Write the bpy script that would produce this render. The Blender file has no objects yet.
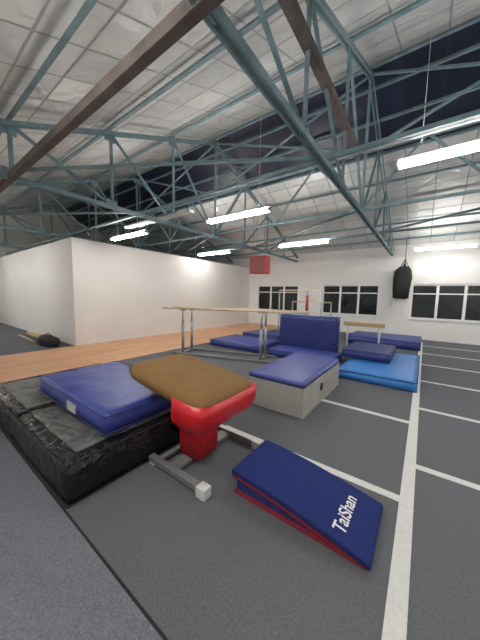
import bpy, bmesh, math, random
from mathutils import Vector, Matrix, noise
random.seed(4)
S=bpy.context.scene
S.view_settings.view_transform='Standard'
# ------------------------------------------------------------ materials
def mat(name,col,rough=0.6,metal=0.0,noise_scale=None,noise_amt=0.1,bump=0.0,bump_scale=40,emit=None,spec=0.5,dist=0.0,bdist=0.02):
    m=bpy.data.materials.new(name);m.use_nodes=True
    nt=m.node_tree;b=nt.nodes['Principled BSDF']
    b.inputs['Base Color'].default_value=(*col,1);b.inputs['Roughness'].default_value=rough
    b.inputs['Metallic'].default_value=metal;b.inputs['Specular IOR Level'].default_value=spec
    tc=nt.nodes.new('ShaderNodeTexCoord')
    if noise_scale:
        n=nt.nodes.new('ShaderNodeTexNoise');n.inputs['Scale'].default_value=noise_scale;n.inputs['Detail'].default_value=6
        nt.links.new(tc.outputs['Object'],n.inputs['Vector'])
        r=nt.nodes.new('ShaderNodeValToRGB')
        r.color_ramp.elements[0].position=0.3;r.color_ramp.elements[1].position=0.7
        r.color_ramp.elements[0].color=(*[c*(1-noise_amt) for c in col],1)
        r.color_ramp.elements[1].color=(*[min(1,c*(1+noise_amt)) for c in col],1)
        nt.links.new(n.outputs['Fac'],r.inputs['Fac']);nt.links.new(r.outputs['Color'],b.inputs['Base Color'])
    if bump:
        n2=nt.nodes.new('ShaderNodeTexNoise');n2.inputs['Scale'].default_value=bump_scale;n2.inputs['Detail'].default_value=3;n2.inputs['Distortion'].default_value=dist
        nt.links.new(tc.outputs['Object'],n2.inputs['Vector'])
        bp=nt.nodes.new('ShaderNodeBump');bp.inputs['Strength'].default_value=bump;bp.inputs['Distance'].default_value=bdist
        nt.links.new(n2.outputs['Fac'],bp.inputs['Height']);nt.links.new(bp.outputs['Normal'],b.inputs['Normal'])
    if emit:
        b.inputs['Emission Color'].default_value=(*emit[0],1);b.inputs['Emission Strength'].default_value=emit[1]
    return m
M={}
M['wall']=mat('white_paint',(0.81,0.795,0.765),0.7,noise_scale=0.8,noise_amt=0.03,bump=0.08,bump_scale=60)
M['teal']=mat('teal_steel_paint',(0.17,0.26,0.285),0.5,noise_scale=5,noise_amt=0.2)
M['brown']=mat('brown_timber_beam',(0.095,0.075,0.068),0.7,noise_scale=4,noise_amt=0.35)
M['carpet']=mat('dark_grey_carpet',(0.125,0.132,0.142),0.95,noise_scale=60,noise_amt=0.18,bump=0.3,bump_scale=250,spec=0.2)
M['carpet2']=mat('blue_grey_carpet',(0.165,0.177,0.20),0.95,noise_scale=90,noise_amt=0.3,bump=0.3,bump_scale=250,spec=0.2)
M['line']=mat('white_line_tape',(0.66,0.66,0.63),0.8,noise_scale=30,noise_amt=0.08)
M['seam']=mat('black_seam',(0.012,0.012,0.013),0.8)
M['blue']=mat('blue_vinyl',(0.032,0.050,0.25),0.4,noise_scale=3,noise_amt=0.15,bump=0.6,bump_scale=5,dist=1.2)
M['blued']=mat('dark_blue_vinyl',(0.018,0.032,0.16),0.42,noise_scale=3,noise_amt=0.15,bump=0.4,bump_scale=5,dist=1)
M['sky']=mat('light_blue_vinyl',(0.035,0.20,0.56),0.45,noise_scale=3,noise_amt=0.1,bump=0.2,bump_scale=6)
M['bcarpet']=mat('blue_carpet',(0.016,0.028,0.13),0.95,noise_scale=120,noise_amt=0.35,bump=0.3,bump_scale=300,spec=0.2)
M['black']=mat('black_vinyl',(0.010,0.010,0.012),0.2,bump=1.0,bump_scale=4,dist=2.2,bdist=0.045)
M['mesh']=mat('grey_mesh_fabric',(0.11,0.115,0.11),0.35,noise_scale=5,noise_amt=0.55,bump=1.0,bump_scale=5,dist=2.0,bdist=0.05)
M['grey']=mat('beige_grey_vinyl',(0.39,0.38,0.34),0.5,noise_scale=3,noise_amt=0.08,bump=0.15,bump_scale=10)
M['red']=mat('red_vinyl',(0.55,0.012,0.020),0.33,bump=0.06,bump_scale=8)
M['redd']=mat('dark_red_carpet',(0.24,0.012,0.03),0.8)
M['suede']=mat('brown_suede',(0.20,0.112,0.042),0.85,noise_scale=6,noise_amt=0.10,spec=0.25)
M['wsteel']=mat('white_painted_steel',(0.66,0.66,0.64),0.4)
M['gsteel']=mat('grey_steel',(0.30,0.32,0.33),0.4,metal=0.4)
M['dsteel']=mat('dark_steel',(0.17,0.175,0.18),0.45)
M['ash']=mat('ash_wood',(0.62,0.50,0.36),0.5,noise_scale=8,noise_amt=0.1)
M['tan']=mat('tan_suede',(0.50,0.36,0.20),0.8)
M['white']=mat('white_plastic',(0.8,0.8,0.8),0.5)
M['label']=mat('label_print',(0.55,0.55,0.57),0.6)
M['tube']=mat('fluorescent_tube',(1,1,1),0.5,emit=((1.0,0.97,0.93),84))
M['glass']=mat('night_glass',(0.012,0.016,0.018),0.08,noise_scale=1.5,noise_amt=0.5)
M['heater']=mat('red_heater_paint',(0.34,0.05,0.045),0.5)
M['cloth']=mat('black_cloth',(0.01,0.01,0.011),0.8,bump=0.4,bump_scale=10)

def wood():
    m=bpy.data.materials.new('wood_plank_floor');m.use_nodes=True;nt=m.node_tree;b=nt.nodes['Principled BSDF']
    tc=nt.nodes.new('ShaderNodeTexCoord')
    br=nt.nodes.new('ShaderNodeTexBrick');br.inputs['Scale'].default_value=1.0
    br.inputs['Brick Width'].default_value=1.2;br.inputs['Row Height'].default_value=0.2;br.inputs['Mortar Size'].default_value=0.006
    br.inputs['Color1'].default_value=(0.68,0.38,0.21,1);br.inputs['Color2'].default_value=(0.56,0.29,0.145,1);br.inputs['Mortar'].default_value=(0.30,0.15,0.08,1)
    mp=nt.nodes.new('ShaderNodeMapping');mp.inputs['Rotation'].default_value=(0,0,math.pi/2)
    nt.links.new(tc.outputs['Object'],mp.inputs['Vector']);nt.links.new(mp.outputs['Vector'],br.inputs['Vector'])
    nt.links.new(br.outputs['Color'],b.inputs['Base Color']);b.inputs['Roughness'].default_value=0.45
    return m
M['wood']=wood()
def foil():
    m=bpy.data.materials.new('insulation_ceiling_panels');m.use_nodes=True;nt=m.node_tree;b=nt.nodes['Principled BSDF']
    tc=nt.nodes.new('ShaderNodeTexCoord')
    br=nt.nodes.new('ShaderNodeTexBrick');br.offset=0.0;br.inputs['Scale'].default_value=1.0
    br.inputs['Brick Width'].default_value=0.8;br.inputs['Row Height'].default_value=0.6;br.inputs['Mortar Size'].default_value=0.022;br.inputs['Mortar Smooth'].default_value=0.6
    br.inputs['Color1'].default_value=(0.76,0.76,0.73,1);br.inputs['Color2'].default_value=(0.57,0.58,0.57,1);br.inputs['Mortar'].default_value=(0.40,0.41,0.40,1)
    nt.links.new(tc.outputs['Object'],br.inputs['Vector']);nt.links.new(br.outputs['Color'],b.inputs['Base Color'])
    n=nt.nodes.new('ShaderNodeTexNoise');n.inputs['Scale'].default_value=2.2;n.inputs['Detail'].default_value=2;n.inputs['Distortion'].default_value=0.6
    nt.links.new(tc.outputs['Object'],n.inputs['Vector'])
    ad=nt.nodes.new('ShaderNodeMath');ad.operation='MULTIPLY_ADD';ad.inputs[1].default_value=-0.35
    nt.links.new(br.outputs['Fac'],ad.inputs[0]);nt.links.new(n.outputs['Fac'],ad.inputs[2])
    bp=nt.nodes.new('ShaderNodeBump');bp.inputs['Strength'].default_value=0.6;bp.inputs['Distance'].default_value=0.15
    nt.links.new(ad.outputs[0],bp.inputs['Height']);nt.links.new(bp.outputs['Normal'],b.inputs['Normal'])
    b.inputs['Roughness'].default_value=0.42;b.inputs['Metallic'].default_value=0.15
    return m
M['foil']=foil()
def nightsheet():
    m=bpy.data.materials.new('night_rooflight_sheet');m.use_nodes=True;nt=m.node_tree;b=nt.nodes['Principled BSDF']
    tc=nt.nodes.new('ShaderNodeTexCoord')
    br=nt.nodes.new('ShaderNodeTexBrick');br.offset=0.0;br.inputs['Brick Width'].default_value=0.8;br.inputs['Row Height'].default_value=5;br.inputs['Mortar Size'].default_value=0.02;br.inputs['Scale'].default_value=1
    br.inputs['Color1'].default_value=(0.016,0.021,0.042,1);br.inputs['Color2'].default_value=(0.026,0.034,0.070,1);br.inputs['Mortar'].default_value=(0.035,0.04,0.05,1)
    nt.links.new(tc.outputs['Object'],br.inputs['Vector']);nt.links.new(br.outputs['Color'],b.inputs['Base Color'])
    b.inputs['Roughness'].default_value=0.4
    return m
M['night']=nightsheet()
# ------------------------------------------------------------ geometry helpers
def link(ob): bpy.context.collection.objects.link(ob);return ob
def empty(name,loc=(0,0,0)):
    e=bpy.data.objects.new(name,None);e.location=loc;e.empty_display_size=0.1;link(e);return e
def mk(name,bm,mats,parent=None,smooth=False,bevel=0,seg=2,angle=None):
    me=bpy.data.meshes.new(name);bmesh.ops.recalc_face_normals(bm,faces=bm.faces);bm.to_mesh(me);bm.free()
    for m in (mats if isinstance(mats,(list,tuple)) else [mats]): me.materials.append(m)
    ob=bpy.data.objects.new(name,me);link(ob)
    if smooth:
        for p in me.polygons:p.use_smooth=True
    if bevel:
        md=ob.modifiers.new('bevel','BEVEL');md.width=bevel;md.segments=seg;md.limit_method='ANGLE'
        for p in me.polygons:p.use_smooth=True
        w=ob.modifiers.new('wn','WEIGHTED_NORMAL');w.keep_sharp=True
    if parent:
        ob.parent=parent;ob.matrix_parent_inverse=Matrix.Translation(parent.location).inverted()
    return ob
def abox(bm,lo,hi,mi=0):
    vs=[bm.verts.new((x,y,z)) for x in (lo[0],hi[0]) for y in (lo[1],hi[1]) for z in (lo[2],hi[2])]
    for q in ((0,1,3,2),(4,6,7,5),(0,4,5,1),(2,3,7,6),(0,2,6,4),(1,5,7,3)):
        f=bm.faces.new([vs[i] for i in q]);f.material_index=mi
def box(name,lo,hi,m,parent=None,bevel=0,seg=2):
    bm=bmesh.new();abox(bm,lo,hi);return mk(name,bm,m,parent,bevel=bevel,seg=seg)
def abeam(bm,p,q,w,h,mi=0):
    p=Vector(p);q=Vector(q);d=(q-p);L=d.length;d.normalize()
    up=Vector((0,0,1))
    if abs(d.z)>0.95: up=Vector((0,1,0))
    s=d.cross(up).normalized();u=s.cross(d).normalized()
    vs=[]
    for a in (p,q):
        for i,j in ((-1,-1),(1,-1),(1,1),(-1,1)): vs.append(bm.verts.new(a+s*(i*w/2)+u*(j*h/2)))
    for qd in ((0,1,2,3),(7,6,5,4),(0,4,5,1),(1,5,6,2),(2,6,7,3),(3,7,4,0)):
        f=bm.faces.new([vs[i] for i in qd]);f.material_index=mi
def angle_iron(bm,p,q,w,t=0.012,mi=0):
    p=Vector(p);q=Vector(q);d=(q-p).normalized()
    up=Vector((0,0,1)) if abs(d.z)<0.95 else Vector((0,1,0))
    s=d.cross(up).normalized();u=s.cross(d).normalized()
    for (a,b,c,e) in ((-w/2,w/2,-t/2,t/2),(-t/2,t/2,0,w)):
        vs=[]
        for base in (p,q):
            for x,y in ((a,c),(b,c),(b,e),(a,e)): vs.append(bm.verts.new(base+s*x+u*y))
        for qd in ((0,1,2,3),(7,6,5,4),(0,4,5,1),(1,5,6,2),(2,6,7,3),(3,7,4,0)):
            f=bm.faces.new([vs[i] for i in qd]);f.material_index=mi
def acyl(bm,p,q,r,n=14,mi=0,r2=None):
    p=Vector(p);q=Vector(q);d=(q-p).normalized();up=Vector((0,0,1)) if abs(d.z)<0.9 else Vector((1,0,0))
    s=d.cross(up).normalized();u=s.cross(d).normalized();r2=r if r2 is None else r2
    A=[bm.verts.new(p+(s*math.cos(2*math.pi*i/n)+u*math.sin(2*math.pi*i/n))*r) for i in range(n)]
    B=[bm.verts.new(q+(s*math.cos(2*math.pi*i/n)+u*math.sin(2*math.pi*i/n))*r2) for i in range(n)]
    for i in range(n):
        f=bm.faces.new((A[i],A[(i+1)%n],B[(i+1)%n],B[i]));f.material_index=mi;f.smooth=True
    f=bm.faces.new(A[::-1]);f.material_index=mi
    f=bm.faces.new(B);f.material_index=mi
def sup(cx,cy,hx,hy,e,n=48):
    o=[]
    for i in range(n):
        a=2*math.pi*i/n;c,s=math.cos(a),math.sin(a)
        o.append((cx+hx*math.copysign(abs(c)**(2/e),c),cy+hy*math.copysign(abs(s)**(2/e),s)))
    return o
def loft(bm,secs,zf=None,n=48,mi=0):
    rings=[]
    for (z,cx,cy,hx,hy,e) in secs:
        rings.append([bm.verts.new((x,y,z+(zf(x,y) if zf else 0))) for x,y in sup(cx,cy,hx,hy,e,n)])
    for a,b in zip(rings,rings[1:]):
        for i in range(n):
            f=bm.faces.new((a[i],a[(i+1)%n],b[(i+1)%n],b[i]));f.smooth=True;f.material_index=mi
    f=bm.faces.new(rings[0][::-1]);f.material_index=mi
    f=bm.faces.new(rings[-1]);f.material_index=mi;f.smooth=True
def puffy(name,lo,hi,m,parent=None,puff=0.012,wr=0.006,cell=0.12,mi=0,freq=5.0):
    """soft vinyl mat: subdivided rounded box with puffed faces and wrinkles"""
    lo=Vector(lo);hi=Vector(hi);sz=hi-lo;bm=bmesh.new()
    n=[max(2,int(sz[i]/cell)) for i in range(3)]
    pts={}
    def V(i,j,k):
        key=(i,j,k)
        if key not in pts:
            t=(i/n[0],j/n[1],k/n[2]);p=Vector((lo[a]+sz[a]*t[a] for a in range(3)))
            r=min(0.035,sz.z*0.25)
            q=Vector((min(max(p[a],lo[a]+r),hi[a]-r) for a in range(3)))
            d=p-q
            if d.length>1e-6:
                nz=sum(1 for a in range(3) if abs(d[a])>1e-6)
                if nz>1: p=q+d.normalized()*r
            for a in range(3):
                w=1.0
                for b in range(3):
                    if b!=a: w*=math.sin(math.pi*t[b])**0.5 if 0<t[b]<1 else 0
                if t[a]==0 and not(a==2): p[a]-=puff*w
                if t[a]==1: p[a]+=puff*w
            if k>0:
                p+=noise.noise_vector(p*freq)*wr
            p.z=max(p.z,lo.z)
            pts[key]=bm.verts.new(p)
        return pts[key]
    def face(a,b,c,d):
        f=bm.faces.new((a,b,c,d));f.smooth=True
    for i in range(n[0]):
        for j in range(n[1]):
            face(V(i,j,0),V(i,j+1,0),V(i+1,j+1,0),V(i+1,j,0));face(V(i,j,n[2]),V(i+1,j,n[2]),V(i+1,j+1,n[2]),V(i,j+1,n[2]))
    for i in range(n[0]):
        for k in range(n[2]):
            face(V(i,0,k),V(i+1,0,k),V(i+1,0,k+1),V(i,0,k+1));face(V(i,n[1],k),V(i,n[1],k+1),V(i+1,n[1],k+1),V(i+1,n[1],k))
    for j in range(n[1]):
        for k in range(n[2]):
            face(V(0,j,k),V(0,j,k+1),V(0,j+1,k+1),V(0,j+1,k));face(V(n[0],j,k),V(n[0],j+1,k),V(n[0],j+1,k+1),V(n[0],j,k+1))
    return mk(name,bm,m,parent,smooth=True)
def piping(lo,hi,parent,m,r=0.006):
    bm=bmesh.new()
    for z in (lo[2]+0.012,hi[2]-0.006):
        P=[(lo[0],lo[1],z),(hi[0],lo[1],z),(hi[0],hi[1],z),(lo[0],hi[1],z)]
        for i in range(4): acyl(bm,P[i],P[(i+1)%4],r,8)
    return mk('edge_piping',bm,m,parent)

# ------------------------------------------------------------ room shell
XL,XR,YF,YB=-20.0,8.0,-0.6,14.15
YR=6.9
def roofz(y): return 4.45+0.4*y if y<=YR else 4.45+0.4*(2*YR-y)
box('floor',(XL,YF,-0.2),(XR,YB,0),M['carpet'])
box('floor_carpet_strip',(XL,YF,0.0),(XR,0.735,0.004),M['carpet2'])
box('floor_wood_strip',(-9.56,0.74,0.0),(-6.6,YB,0.008),M['wood'])
box('trim_1',(-9.0,0.735,0.0),(XR,0.752,0.006),M['seam'])
box('trim_2',(-6.62,0.752,0.0),(-6.59,YB,0.012),M['dsteel'])
bm=bmesh.new()
abox(bm,(-0.055,YF,0.004),(0.055,13.3,0.0065))
for y in (2.65,4.45,6.25): abox(bm,(-2.15,y-0.045,0),(-0.055,y+0.045,0.003))
for y in (3.3,5.15,6.95,8.75,10.55,12.3): abox(bm,(0.055,y-0.045,0),(6.0,y+0.045,0.003))
mk('floor_marking_lines',bm,M['line'])
groups=[(-8.85,-6.1),(-4.6,-1.88),(-0.5,2.3),(3.6,6.4)]
WZ0,WZ1=0.94,2.5
bm=bmesh.new();ztop=roofz(YB)+0.05
abox(bm,(XL,YB,0),(XR,YB+0.25,WZ0));abox(bm,(XL,YB,WZ1),(XR,YB+0.25,ztop))
xs=[XL]+[v for g in groups for v in g]+[XR]
for i in range(0,len(xs),2): abox(bm,(xs[i],YB,WZ0),(xs[i+1],YB+0.25,WZ1))
mk('wall_back',bm,M['wall'])
for gi,(a,b) in enumerate(groups):
    e=empty('window_%d'%(gi+1),((a+b)/2,YB+0.12,WZ0))
    bm=bmesh.new();n=3;w=(b-a);t=0.06;y0,y1=YB+0.05,YB+0.12
    abox(bm,(a,y0,WZ0),(b,y1,WZ0+t));abox(bm,(a,y0,WZ1-t),(b,y1,WZ1))
    for i in range(n+1):
        x=a+w*i/n
        tt=0.10 if 0<i<n else t
        x0=max(a,x-tt/2);x1=min(b,x+tt/2);abox(bm,(x0,y0,WZ0+t),(x1,y1,WZ1-t))
    zt=WZ1-0.42
    for i in range(n):
        abox(bm,(a+w*i/n+0.045,y0+0.01,zt-0.025),(a+w*(i+1)/n-0.045,y1-0.01,zt+0.025))
    mk('frame',bm,M['white'],e)
    box('glass',(a,YB+0.08,WZ0),(b,YB+0.09,WZ1),M['glass'],e)
    box('sill',(a-0.05,YB-0.05,WZ0-0.04),(b+0.05,YB+0.05,WZ0),M['white'],e,bevel=0.008)
    box('night_backing',(a,YB+0.22,WZ0),(b,YB+0.24,WZ1),M['seam'],e)
def gable(name,x0,x1):
    bm=bmesh.new();prof=[(YF,0),(YB,0),(YB,roofz(YB)+.05),(YR,roofz(YR)+.05),(YF,roofz(YF)+.05)]
    A=[bm.verts.new((x0,y,z)) for y,z in prof];B=[bm.verts.new((x1,y,z)) for y,z in prof]
    bm.faces.new(A);bm.faces.new(B[::-1])
    for i in range(5): bm.faces.new((A[i],A[(i+1)%5],B[(i+1)%5],B[i]))
    mk(name,bm,M['wall'])
gable('wall_left',XL-0.2,XL);gable('wall_right',XR,XR+0.2)
box('wall_front',(XL,YF-0.2,0),(XR,YF,roofz(YF)+0.05),M['wall'])
bm=bmesh.new();abox(bm,(-9.68,3.62,0),(-9.56,YB,3.64));abox(bm,(XL,3.62,0),(-9.68,3.74,3.64))
mk('wall_partition',bm,M['wall'])
bm=bmesh.new();abox(bm,(-9.56,3.62,0.0),(-9.545,YB,0.09));abox(bm,(XL,3.605,0.0),(-9.545,3.62,0.09))
mk('baseboard_partition',bm,M['white'])
box('baseboard_back',(-9.54,YB-0.015,0),(XR,YB,0.1),M['white'])
def slab(name,y0,y1,m,off=0.0):
    z0,z1=roofz(y0)+off,roofz(y1)+off;bm=bmesh.new()
    vs=[bm.verts.new((x,y,z)) for x in (XL,XR) for (y,z) in ((y0,z0),(y1,z1),(y1,z1+.12),(y0,z0+.12))]
    for q in ((0,1,2,3),(7,6,5,4),(0,4,5,1),(1,5,6,2),(2,6,7,3),(3,7,4,0)): bm.faces.new([vs[i] for i in q])
    return mk(name,bm,m)
slab('ceiling',YF-0.2,YR,M['foil'])
slab('ceiling_rooflight_band',YR,9.2,M['night'])
slab('ceiling_far_slope',9.2,YB+0.25,M['foil'])
# ------------------------------------------------------------ steel roof trusses
HC=3.88
nodes=[-0.42,1.41,3.24,5.07,6.9,8.73,10.56,12.39,13.95]
def topz(y): return roofz(y)-0.22
for ti,tx in enumerate((-1.4,-6.2,-11.0,-15.8,3.4)):
    e=empty('roof_truss',(tx,YR,HC))
    bm=bmesh.new()
    for s in (-0.04,0.04):
        abeam(bm,(tx+s,YF+.02,HC),(tx+s,YB-.02,HC),0.03,0.085)
    mk('bottom_chord',bm,M['teal'],e)
    bm=bmesh.new()
    for s in (-0.04,0.04):
        abeam(bm,(tx+s,YF+.02,topz(YF)),(tx+s,YR,topz(YR)),0.03,0.08)
        abeam(bm,(tx+s,YR,topz(YR)),(tx+s,YB-.02,topz(YB)),0.03,0.08)
    mk('top_chord',bm,M['teal'],e)
    bm=bmesh.new()
    for i,y in enumerate(nodes[1:-1]):
        angle_iron(bm,(tx,y,HC),(tx,y,topz(y)),0.06)
    for a,b in zip(nodes,nodes[1:]):
        if b<=YR+.01: angle_iron(bm,(tx,a,topz(a)) if a>0 else (tx,a,HC),(tx,b,HC) if a>0 else (tx,b,topz(b)),0.055)
        else: angle_iron(bm,(tx,a,HC),(tx,b,topz(b)),0.055)
    mk('web_members',bm,M['teal'],e)
    bm=bmesh.new()
    for y in nodes[1:-1]:
        abox(bm,(tx-0.012,y-0.13,HC-0.05),(tx+0.012,y+0.13,HC+0.16));abox(bm,(tx-0.012,y-0.12,topz(y)-0.18),(tx+0.012,y+0.12,topz(y)+.04))
    mk('gusset_plates',bm,M['teal'],e)
bm=bmesh.new()
for y in (1.45,3.24,5.07,6.75,7.3,8.1,9.1,10.2,11.3,12.4,13.5):
    angle_iron(bm,(XL+.03,y,roofz(y)-0.13),(XR-.03,y,roofz(y)-0.13),0.07)
mk('roof_purlins',bm,M['teal'])
for gy,z0,z1 in ((4.1,HC+.1,HC+0.1),(6.9,HC+0.1,5.3),(9.6,HC+0.1,HC+0.1)):
    bm=bmesh.new()
    abeam(bm,(XL+.03,gy,z0),(XR-.03,gy,z0),0.055,0.06)
    if z1>z0:
        abeam(bm,(XL+.03,gy,z1),(XR-.03,gy,z1),0.055,0.06)
        x=-15.8
        while x<3.3:
            angle_iron(bm,(x,gy,z0),(x+1.2,gy,z1),0.045);angle_iron(bm,(x+1.2,gy,z1),(x+2.4,gy,z0),0.045);x+=2.4
    mk('longitudinal_girder',bm,M['teal'])
bm=bmesh.new()
for x in (-11.0,-6.2,-1.4):
    angle_iron(bm,(x,1.41,HC+.1),(x+4.8,4.1,HC+.1),0.05)
    angle_iron(bm,(x,6.9,topz(6.9)),(x+4.8,6.9,5.3),0.05);angle_iron(bm,(x,6.9,5.3),(x+4.8,6.9,topz(6.9)),0.05)
    angle_iron(bm,(x,9.6,HC+.1),(x+4.8,6.9,HC+.1),0.05)
mk('roof_wind_bracing',bm,M['teal'])
box('timber_beam',(XL+.02,1.36,HC-0.06),(XR-.02,1.46,HC+0.06),M['brown'],bevel=0.01)
box('timber_beam',(-1.46,YF,4.88),(-1.34,6.3,5.01),M['brown'],bevel=0.01)
bm=bmesh.new();acyl(bm,(-1.3,4.35,4.06),(XR-.05,4.35,4.06),0.03,12)
mk('white_conduit_pipe',bm,M['wsteel'])
# ------------------------------------------------------------ fluorescent lights and added fill lights
def lamp(x0,x1,y,z,hang=True):
    e=empty('fluorescent_or_fill_light',((x0+x1)/2,y,z))
    bm=bmesh.new();abox(bm,(x0,y-0.035,z),(x1,y+0.035,z+0.07))
    for x in (x0,x1-0.03): abox(bm,(x,y-0.085,z-0.03),(x+0.03,y+0.085,z+0.03))
    mk('housing',bm,M['white'],e)
    bm=bmesh.new()
    for s in (-0.06,0.06): acyl(bm,(x0+0.03,y+s,z-0.01),(x1-0.03,y+s,z-0.01),0.02,10)
    mk('tubes',bm,M['tube'],e)
    bm=bmesh.new()
    for x in (x0+0.3,x1-0.3): acyl(bm,(x,y,z+0.06),(x,y,roofz(y)+.02),0.003,6)
    mk('hanging_rods',bm,M['wsteel'],e)
for (a,b,y,z) in ((-4.9,-3.0,5.2,3.8),(-8.6,-6.7,4.5,3.62),(-0.5,1.4,4.65,3.85),(4.0,5.9,4.65,3.85),
                  (-4.87,-2.9,9.3,3.82),(-9.4,-7.4,9.3,3.82),(4.0,5.9,9.3,3.82),(-0.5,1.4,12.6,3.82),(4.0,5.9,12.6,3.82),
                  (2.0,3.9,1.0,3.7),(-13.5,-11.6,0.8,3.7),(-17.5,-15.6,0.8,3.7),(-3.0,-1.1,-0.15,3.72)):  # this row: unseen lights added to brighten the foreground and left side
    lamp(a,b,y,z)
box('cable_tray',(-8.2,4.7,3.98),(-5.1,4.86,4.04),M['wsteel'])
# ------------------------------------------------------------ black landing mats + blue mat
e=empty('black_crash_mat',(-3.8,1.5,0))
puffy('body',(-5.35,0.76,0),(-2.34,2.45,0.38),M['black'],e,puff=0.01,wr=0.016,cell=0.08)
for (a,b) in ((-3.75,-2.48),(-5.2,-3.89)):
    puffy('mesh_top',(a,0.9,0.36),(b,2.3,0.40),M['mesh'],e,puff=0.004,wr=0.016,cell=0.06,freq=4)
box('centre_seam',(-3.83,0.78,0.37),(-3.81,2.43,0.395),M['seam'],e)
piping((-5.35,0.76,0),(-2.34,2.45,0.385),e,M['seam'],0.007)
e=empty('blue_crash_mat',(-3.45,1.75,0.41))
puffy('body',(-4.38,1.15,0.43),(-2.45,2.3,0.64),M['blue'],e,puff=0.015,wr=0.014,cell=0.07,freq=4)
piping((-4.38,1.15,0.43),(-2.45,2.3,0.635),e,M['blued'],0.007)
box('label',(-3.3,1.125,0.48),(-3.08,1.14,0.58),M['label'],e)
# ------------------------------------------------------------ vaulting table
e=empty('vaulting_table',(-2.1,2.02,0))
zt=lambda x,y: -(x+2.8)*0.13+0.045
bm=bmesh.new()
loft(bm,[(0.85,-2.15,1.99,0.58,0.42,7),(0.862,-2.15,1.99,0.61,0.445,7),(0.925,-2.15,1.99,0.63,0.462,7),(0.957,-2.15,1.99,0.622,0.455,6.5),(0.981,-2.15,1.99,0.597,0.428,6.5),(1.0,-2.15,1.99,0.55,0.38,6),(1.014,-2.15,1.99,0.46,0.30,5),(1.023,-2.15,1.99,0.3,0.18,4),(1.027,-2.15,1.99,0.1,0.06,3)],zt,96)
mk('padded_top',bm,M['suede'],e)
# red apron: front face rolls down and under into the narrow column
bm=bmesh.new()
def sec(z,x0,x1,hy,e_): return (z,(x0+x1)/2,1.99,(x1-x0)/2,hy,e_)
secs=[sec(0.06,-2.16,-1.84,0.18,6),sec(0.30,-2.16,-1.83,0.185,6),sec(0.37,-2.15,-1.81,0.20,6),sec(0.42,-2.13,-1.76,0.24,5),sec(0.47,-2.10,-1.69,0.31,5),sec(0.52,-2.06,-1.60,0.38,5.5),sec(0.58,-2.01,-1.53,0.44,6),sec(0.65,-1.98,-1.495,0.468,7),sec(0.74,-1.96,-1.48,0.475,7),sec(0.80,-1.96,-1.483,0.475,7)]
loft(bm,secs,None,96)
zm=max(v.co.z for v in bm.verts)
for v in bm.verts:
    if v.co.z>zm-1e-4: v.co.z=0.935+zt(v.co.x,0)
ob=mk('red_padded_apron',bm,M['red'],e)
bm=bmesh.new()
for y in (1.57,2.5): abox(bm,(-2.31,y-0.035,0.03),(-1.5,y+0.035,0.09))
abox(bm,(-2.06,1.6,0.03),(-1.92,2.47,0.07))
abox(bm,(-2.24,1.6,0.03),(-2.18,2.47,0.07))
mk('steel_base',bm,M['dsteel'],e,bevel=0.006)
bm=bmesh.new()
for y in (1.57,2.5):
    abox(bm,(-1.57,y-0.05,0),(-1.46,y+0.05,0.10));abox(bm,(-2.30,y-0.03,0),(-2.22,y+0.03,0.035))
abox(bm,(-2.21,2.465,0.088),(-1.56,2.535,0.1))
mk('white_feet',bm,M['wsteel'],e,bevel=0.01)
# ------------------------------------------------------------ springboard
e=empty('springboard',(-0.74,2.1,0))
X0,X1,Y0,Y1=-1.35,-0.16,1.77,2.41
def deckz(x):
    s=min(1,max(0,(x-X0)/(X1-X0)));return 0.225-0.165*s**1.6
def strip(bm,x0,x1,y0,y1,zb,ztp,n=24,mi=0):
    prev=None
    for i in range(n+1):
        x=x0+(x1-x0)*i/n
        c=[bm.verts.new((x,y0,zb(x))),bm.verts.new((x,y1,zb(x))),bm.verts.new((x,y1,ztp(x))),bm.verts.new((x,y0,ztp(x)))]
        if prev:
            for k in range(4):
                f=bm.faces.new((prev[k],prev[(k+1)%4],c[(k+1)%4],c[k]));f.material_index=mi
        else: bm.faces.new(c)
        prev=c
    bm.faces.new(prev[::-1])
bm=bmesh.new();strip(bm,X0,X1,Y0,Y1,lambda x:deckz(x)-0.05,deckz);mk('blue_deck',bm,M['bcarpet'],e,bevel=0.014)
bm=bmesh.new();strip(bm,X0+0.01,X1-0.02,Y0+0.004,Y1-0.004,lambda x:max(0.012,deckz(x)-0.075),lambda x:max(0.02,deckz(x)-0.049));mk('red_deck_underside',bm,M['redd'],e)
bm=bmesh.new();strip(bm,X0+0.03,X1-0.03,Y0+0.01,Y1-0.01,lambda x:0.0,lambda x:0.03);mk('base_board',bm,M['redd'],e)
bm=bmesh.new();strip(bm,X0+0.05,X1-0.1,Y0+0.03,Y1-0.03,lambda x:0.03,lambda x:max(0.031,deckz(x)-0.06));mk('inner_support',bm,M['blued'],e)
bm=bmesh.new()
for y in (1.87,2.1,2.33):
    pr=None
    for k in range(60):
        a=k*0.7;p=Vector((X0+0.06+0.025*math.cos(a)-0.02,y+0.025*math.sin(a),0.03+0.12*k/60))
        if pr: acyl(bm,pr,p,0.004,6)
        pr=p
mk('coil_springs',bm,M['gsteel'],e)
tcu=bpy.data.curves.new('print','FONT');tcu.body='TaiShan';tcu.size=0.135;tcu.extrude=0.0;tcu.offset=0.002;tcu.align_x='CENTER'
tob=bpy.data.objects.new('print_tmp',tcu);link(tob)
bpy.context.view_layer.update()
me=bpy.data.meshes.new_from_object(tob.evaluated_get(bpy.context.evaluated_depsgraph_get()))
bpy.data.objects.remove(tob)
bm=bmesh.new();bm.from_mesh(me)
for v in bm.verts:
    lx,ly=v.co.x,v.co.y;x=-0.35-ly;y=2.06+lx;v.co=Vector((x,y,deckz(x)+0.003))
mk('white_lettering',bm,M['white'],e)
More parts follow.
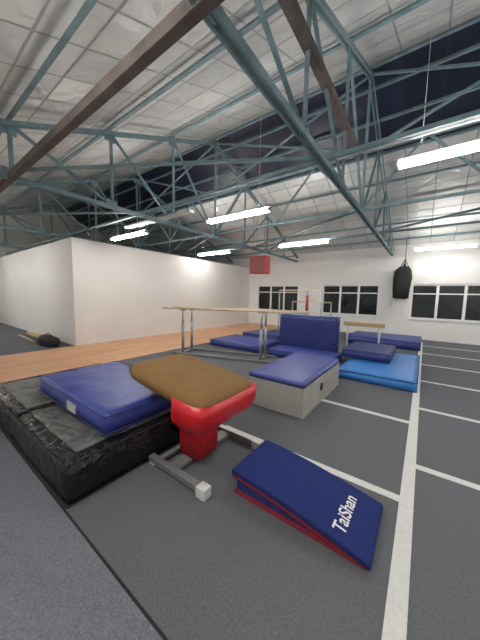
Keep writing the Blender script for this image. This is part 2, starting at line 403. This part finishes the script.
# ------------------------------------------------------------ foam block
e=empty('foam_vault_block',(-1.8,4.5,0))
box('grey_body',(-2.36,3.53,0),(-1.36,5.5,0.47),M['grey'],e,bevel=0.025,seg=3)
puffy('blue_top_pad',(-2.36,3.53,0.47),(-1.36,5.5,0.55),M['blue'],e,puff=0.006,wr=0.004,cell=0.08)
bm=bmesh.new();acyl(bm,(-1.37,4.35,0.28),(-1.35,4.35,0.28),0.07,20);mk('handle_hole',bm,M['seam'],e)
piping((-2.36,3.53,0),(-1.36,5.5,0.47),e,M['grey'],0.008)
box('front_label',(-2.0,3.52,0.2),(-1.8,3.528,0.28),M['grey'],e)
# ------------------------------------------------------------ parallel bars
O=Vector((-6.0,5.45,0));U=Vector((0.95,0.312,0)).normalized();W=Vector((-U.y,U.x,0))
def PB(s,t,z): return O+U*s+W*t+Vector((0,0,z))
e=empty('parallel_bars',(-4.8,5.85,0))
bm=bmesh.new()
for t in (-.28,.28): acyl(bm,PB(-0.7,t,1.42),PB(3.7,t,1.42),0.03,14)
mk('wooden_rails',bm,M['ash'],e)
bm=bmesh.new()
for s in (0,2.45):
    for t in (-.28,.28):
        acyl(bm,PB(s,t,0.05),PB(s,t,0.95),0.045,14);acyl(bm,PB(s,t,0.9),PB(s,t,1.37),0.03,12);abeam(bm,PB(s-.08,t,1.37),PB(s+.08,t,1.37),0.04,0.05)
mk('uprights',bm,M['gsteel'],e)
bm=bmesh.new()
for t in (-.36,.36): abeam(bm,PB(-.3,t,0.035),PB(2.75,t,0.035),0.08,0.07)
for s in (0,2.45): abeam(bm,PB(s,-.36,0.045),PB(s,.36,0.045),0.1,0.07)
mk('base_frame',bm,M['dsteel'],e,bevel=0.008)
# ------------------------------------------------------------ mats in the middle
def cmat(name,lo,hi,m,wr=0.006):
    e=empty(name,((lo[0]+hi[0])/2,(lo[1]+hi[1])/2,lo[2]))
    puffy('body',lo,hi,m,e,puff=0.01,wr=wr,cell=0.12);piping(lo,(hi[0],hi[1],hi[2]),e,M['blued'],0.008);return e
cmat('landing_mat',(-6.3,6.8,0),(-4.15,8.4,0.22),M['blue'])
cmat('landing_mat',(-3.85,6.78,0),(-1.85,7.7,0.22),M['blue'])
cmat('landing_mat',(-6.1,8.6,0),(-4.4,9.8,0.3),M['blued'])
cmat('light_blue_mat',(-1.55,5.95,0),(0.0,9.0,0.2),M['sky'],0.003)
cmat('dark_blue_mat',(-1.75,7.2,0.225),(-0.6,8.9,0.43),M['blued'])
cmat('dark_blue_mat',(-2.5,10.9,0),(0.0,12.8,0.3),M['blue'])
e=empty('upright_crash_mat',(-3.0,8.1,0))
puffy('body',(-4.05,7.95,0),(-2.1,8.3,1.22),M['blued'],e,puff=0.02,wr=0.01)
piping((-4.05,7.95,0),(-2.1,8.3,1.22),e,M['blue'],0.008)
e=empty('balance_beam',(-1.6,9.5,0))
box('padded_beam',(-2.3,9.44,0.86),(-1.0,9.56,1.0),M['tan'],e,bevel=0.02)
bm=bmesh.new()
for x in (-2.15,-1.15):
    acyl(bm,(x,9.5,0.03),(x,9.5,0.88),0.035,12);abeam(bm,(x,9.25,0.03),(x,9.85,0.03),0.06,0.05)
mk('legs',bm,M['wsteel'],e)
# uneven bars
e=empty('uneven_bars',(-4.1,10.4,0))
bm=bmesh.new()
for (y,z) in ((10.1,2.1),(11.5,1.6)):
    for x in (-5.2,-3.35):
        acyl(bm,(x,y,0),(x,y,z),0.03,12);acyl(bm,(x,y,0.0),(x,y,0.9),0.042,12);abox(bm,(x-0.15,y-0.15,0),(x+0.15,y+0.15,0.02))
for x in (-5.2,-3.35): abeam(bm,(x,10.1,0.04),(x,11.5,0.04),0.06,0.05)
acyl(bm,(-4.2,10.8,0),(-4.2,10.8,2.1),0.04,12);abox(bm,(-4.4,10.6,0),(-4.0,11.0,0.02))
mk('uprights',bm,M['gsteel'],e)
bm=bmesh.new()
for (y,z) in ((10.1,2.1),(11.5,1.6)): acyl(bm,(-5.2,y,z),(-3.35,y,z),0.025,12)
mk('bars',bm,M['ash'],e)
bm=bmesh.new();acyl(bm,(-4.2,10.8,1.2),(-4.2,10.8,1.9),0.065,14);mk('red_post_pad',bm,M['heater'],e)
# hanging heater
e=empty('hanging_heater',(-6.2,10,3.2))
box('casing',(-6.6,9.75,2.85),(-5.8,10.25,3.62),M['heater'],e,bevel=0.02)
bm=bmesh.new()
for k in range(7): abox(bm,(-6.52,9.73,2.95+k*0.085),(-5.88,9.76,2.97+k*0.085))
mk('louvres',bm,M['dsteel'],e)
bm=bmesh.new()
for x in (-6.5,-5.9):
    for y in (9.85,10.15): acyl(bm,(x,y,3.6),(x,y,roofz(y)+.02),0.01,6)
mk('hanging_rods',bm,M['gsteel'],e)
# black bag hanging near the back wall
e=empty('hanging_black_bag',(-0.85,13.7,2.6))
bm=bmesh.new()
loft(bm,[(1.85,-0.93,13.7,0.2,0.12,3),(1.9,-0.93,13.7,0.30,0.18,4),(2.3,-0.92,13.7,0.34,0.2,4),(2.8,-0.90,13.7,0.35,0.2,4),(3.1,-0.88,13.7,0.31,0.17,3.5),(3.25,-0.86,13.7,0.22,0.12,3),(3.32,-0.84,13.7,0.07,0.05,2),(3.45,-0.84,13.7,0.04,0.03,2)],None,32)
for v in bm.verts: v.co+=noise.noise_vector(v.co*5.0)*0.05
mk('bag',bm,M['cloth'],e)
bm=bmesh.new();acyl(bm,(-0.84,13.7,3.4),(-0.84,13.7,roofz(13.7)),0.012,8)
acyl(bm,(-1.1,13.66,3.1),(-0.84,13.7,3.6),0.015,8);acyl(bm,(-0.62,13.66,3.1),(-0.84,13.7,3.6),0.015,8)
mk('strap',bm,M['cloth'],e)
box('white_wall_cabinet',(-1.62,YB-0.14,1.45),(-1.34,YB,1.85),M['white'],bevel=0.01)
box('white_wall_cabinet',(-1.5,YB-0.12,2.75),(-1.3,YB,3.15),M['white'],bevel=0.01)
# things by the partition
e=empty('black_sports_bag',(-10.4,3.1,0))
bm=bmesh.new();loft(bm,[(0.0,-10.4,3.1,0.55,0.2,3),(0.12,-10.4,3.1,0.6,0.24,3),(0.26,-10.4,3.1,0.5,0.2,3),(0.33,-10.4,3.1,0.35,0.12,2.5)],None,40)
for v in bm.verts:
    o=noise.noise_vector(v.co*4)*0.06
    if v.co.z>0.01: v.co+=o
mk('body',bm,M['cloth'],e)
bm=bmesh.new();pr=None
for k in range(15):
    a=math.pi*k/14;p=Vector((-10.4+0.22*math.cos(a),3.1,0.28+0.14*math.sin(a)))
    if pr: acyl(bm,pr,p,0.012,8)
    pr=p
mk('handle',bm,M['cloth'],e)
e=empty('rolled_mat',(-12,3.2,0))
bm=bmesh.new();acyl(bm,(-13.2,3.25,0.09),(-11.2,3.3,0.09),0.09,20);mk('roll',bm,M['tan'],e)
bm=bmesh.new();acyl(bm,(-13.4,3.0,0.035),(-11.2,2.9,0.035),0.035,12);mk('pole',bm,M['ash'],e)
# ------------------------------------------------------------ world + camera
w=bpy.data.worlds.new('night');S.world=w;w.use_nodes=True
w.node_tree.nodes['Background'].inputs[0].default_value=(0.01,0.015,0.03,1)
f=253
Yv=Vector((185,21,-f)).normalized();Xv=-Vector((-350,32,-f));Xv=(Xv-Yv*Xv.dot(Yv)).normalized();Zv=Xv.cross(Yv)
R=Matrix((Xv,Yv,Zv))
c=bpy.data.cameras.new('camera');c.sensor_fit='HORIZONTAL';c.sensor_width=36;c.lens=f/480*36;c.clip_start=0.05
cam=bpy.data.objects.new('camera',c);link(cam)
cam.matrix_world=Matrix.Translation((0,0,1.85))@R.to_4x4()
S.camera=cam
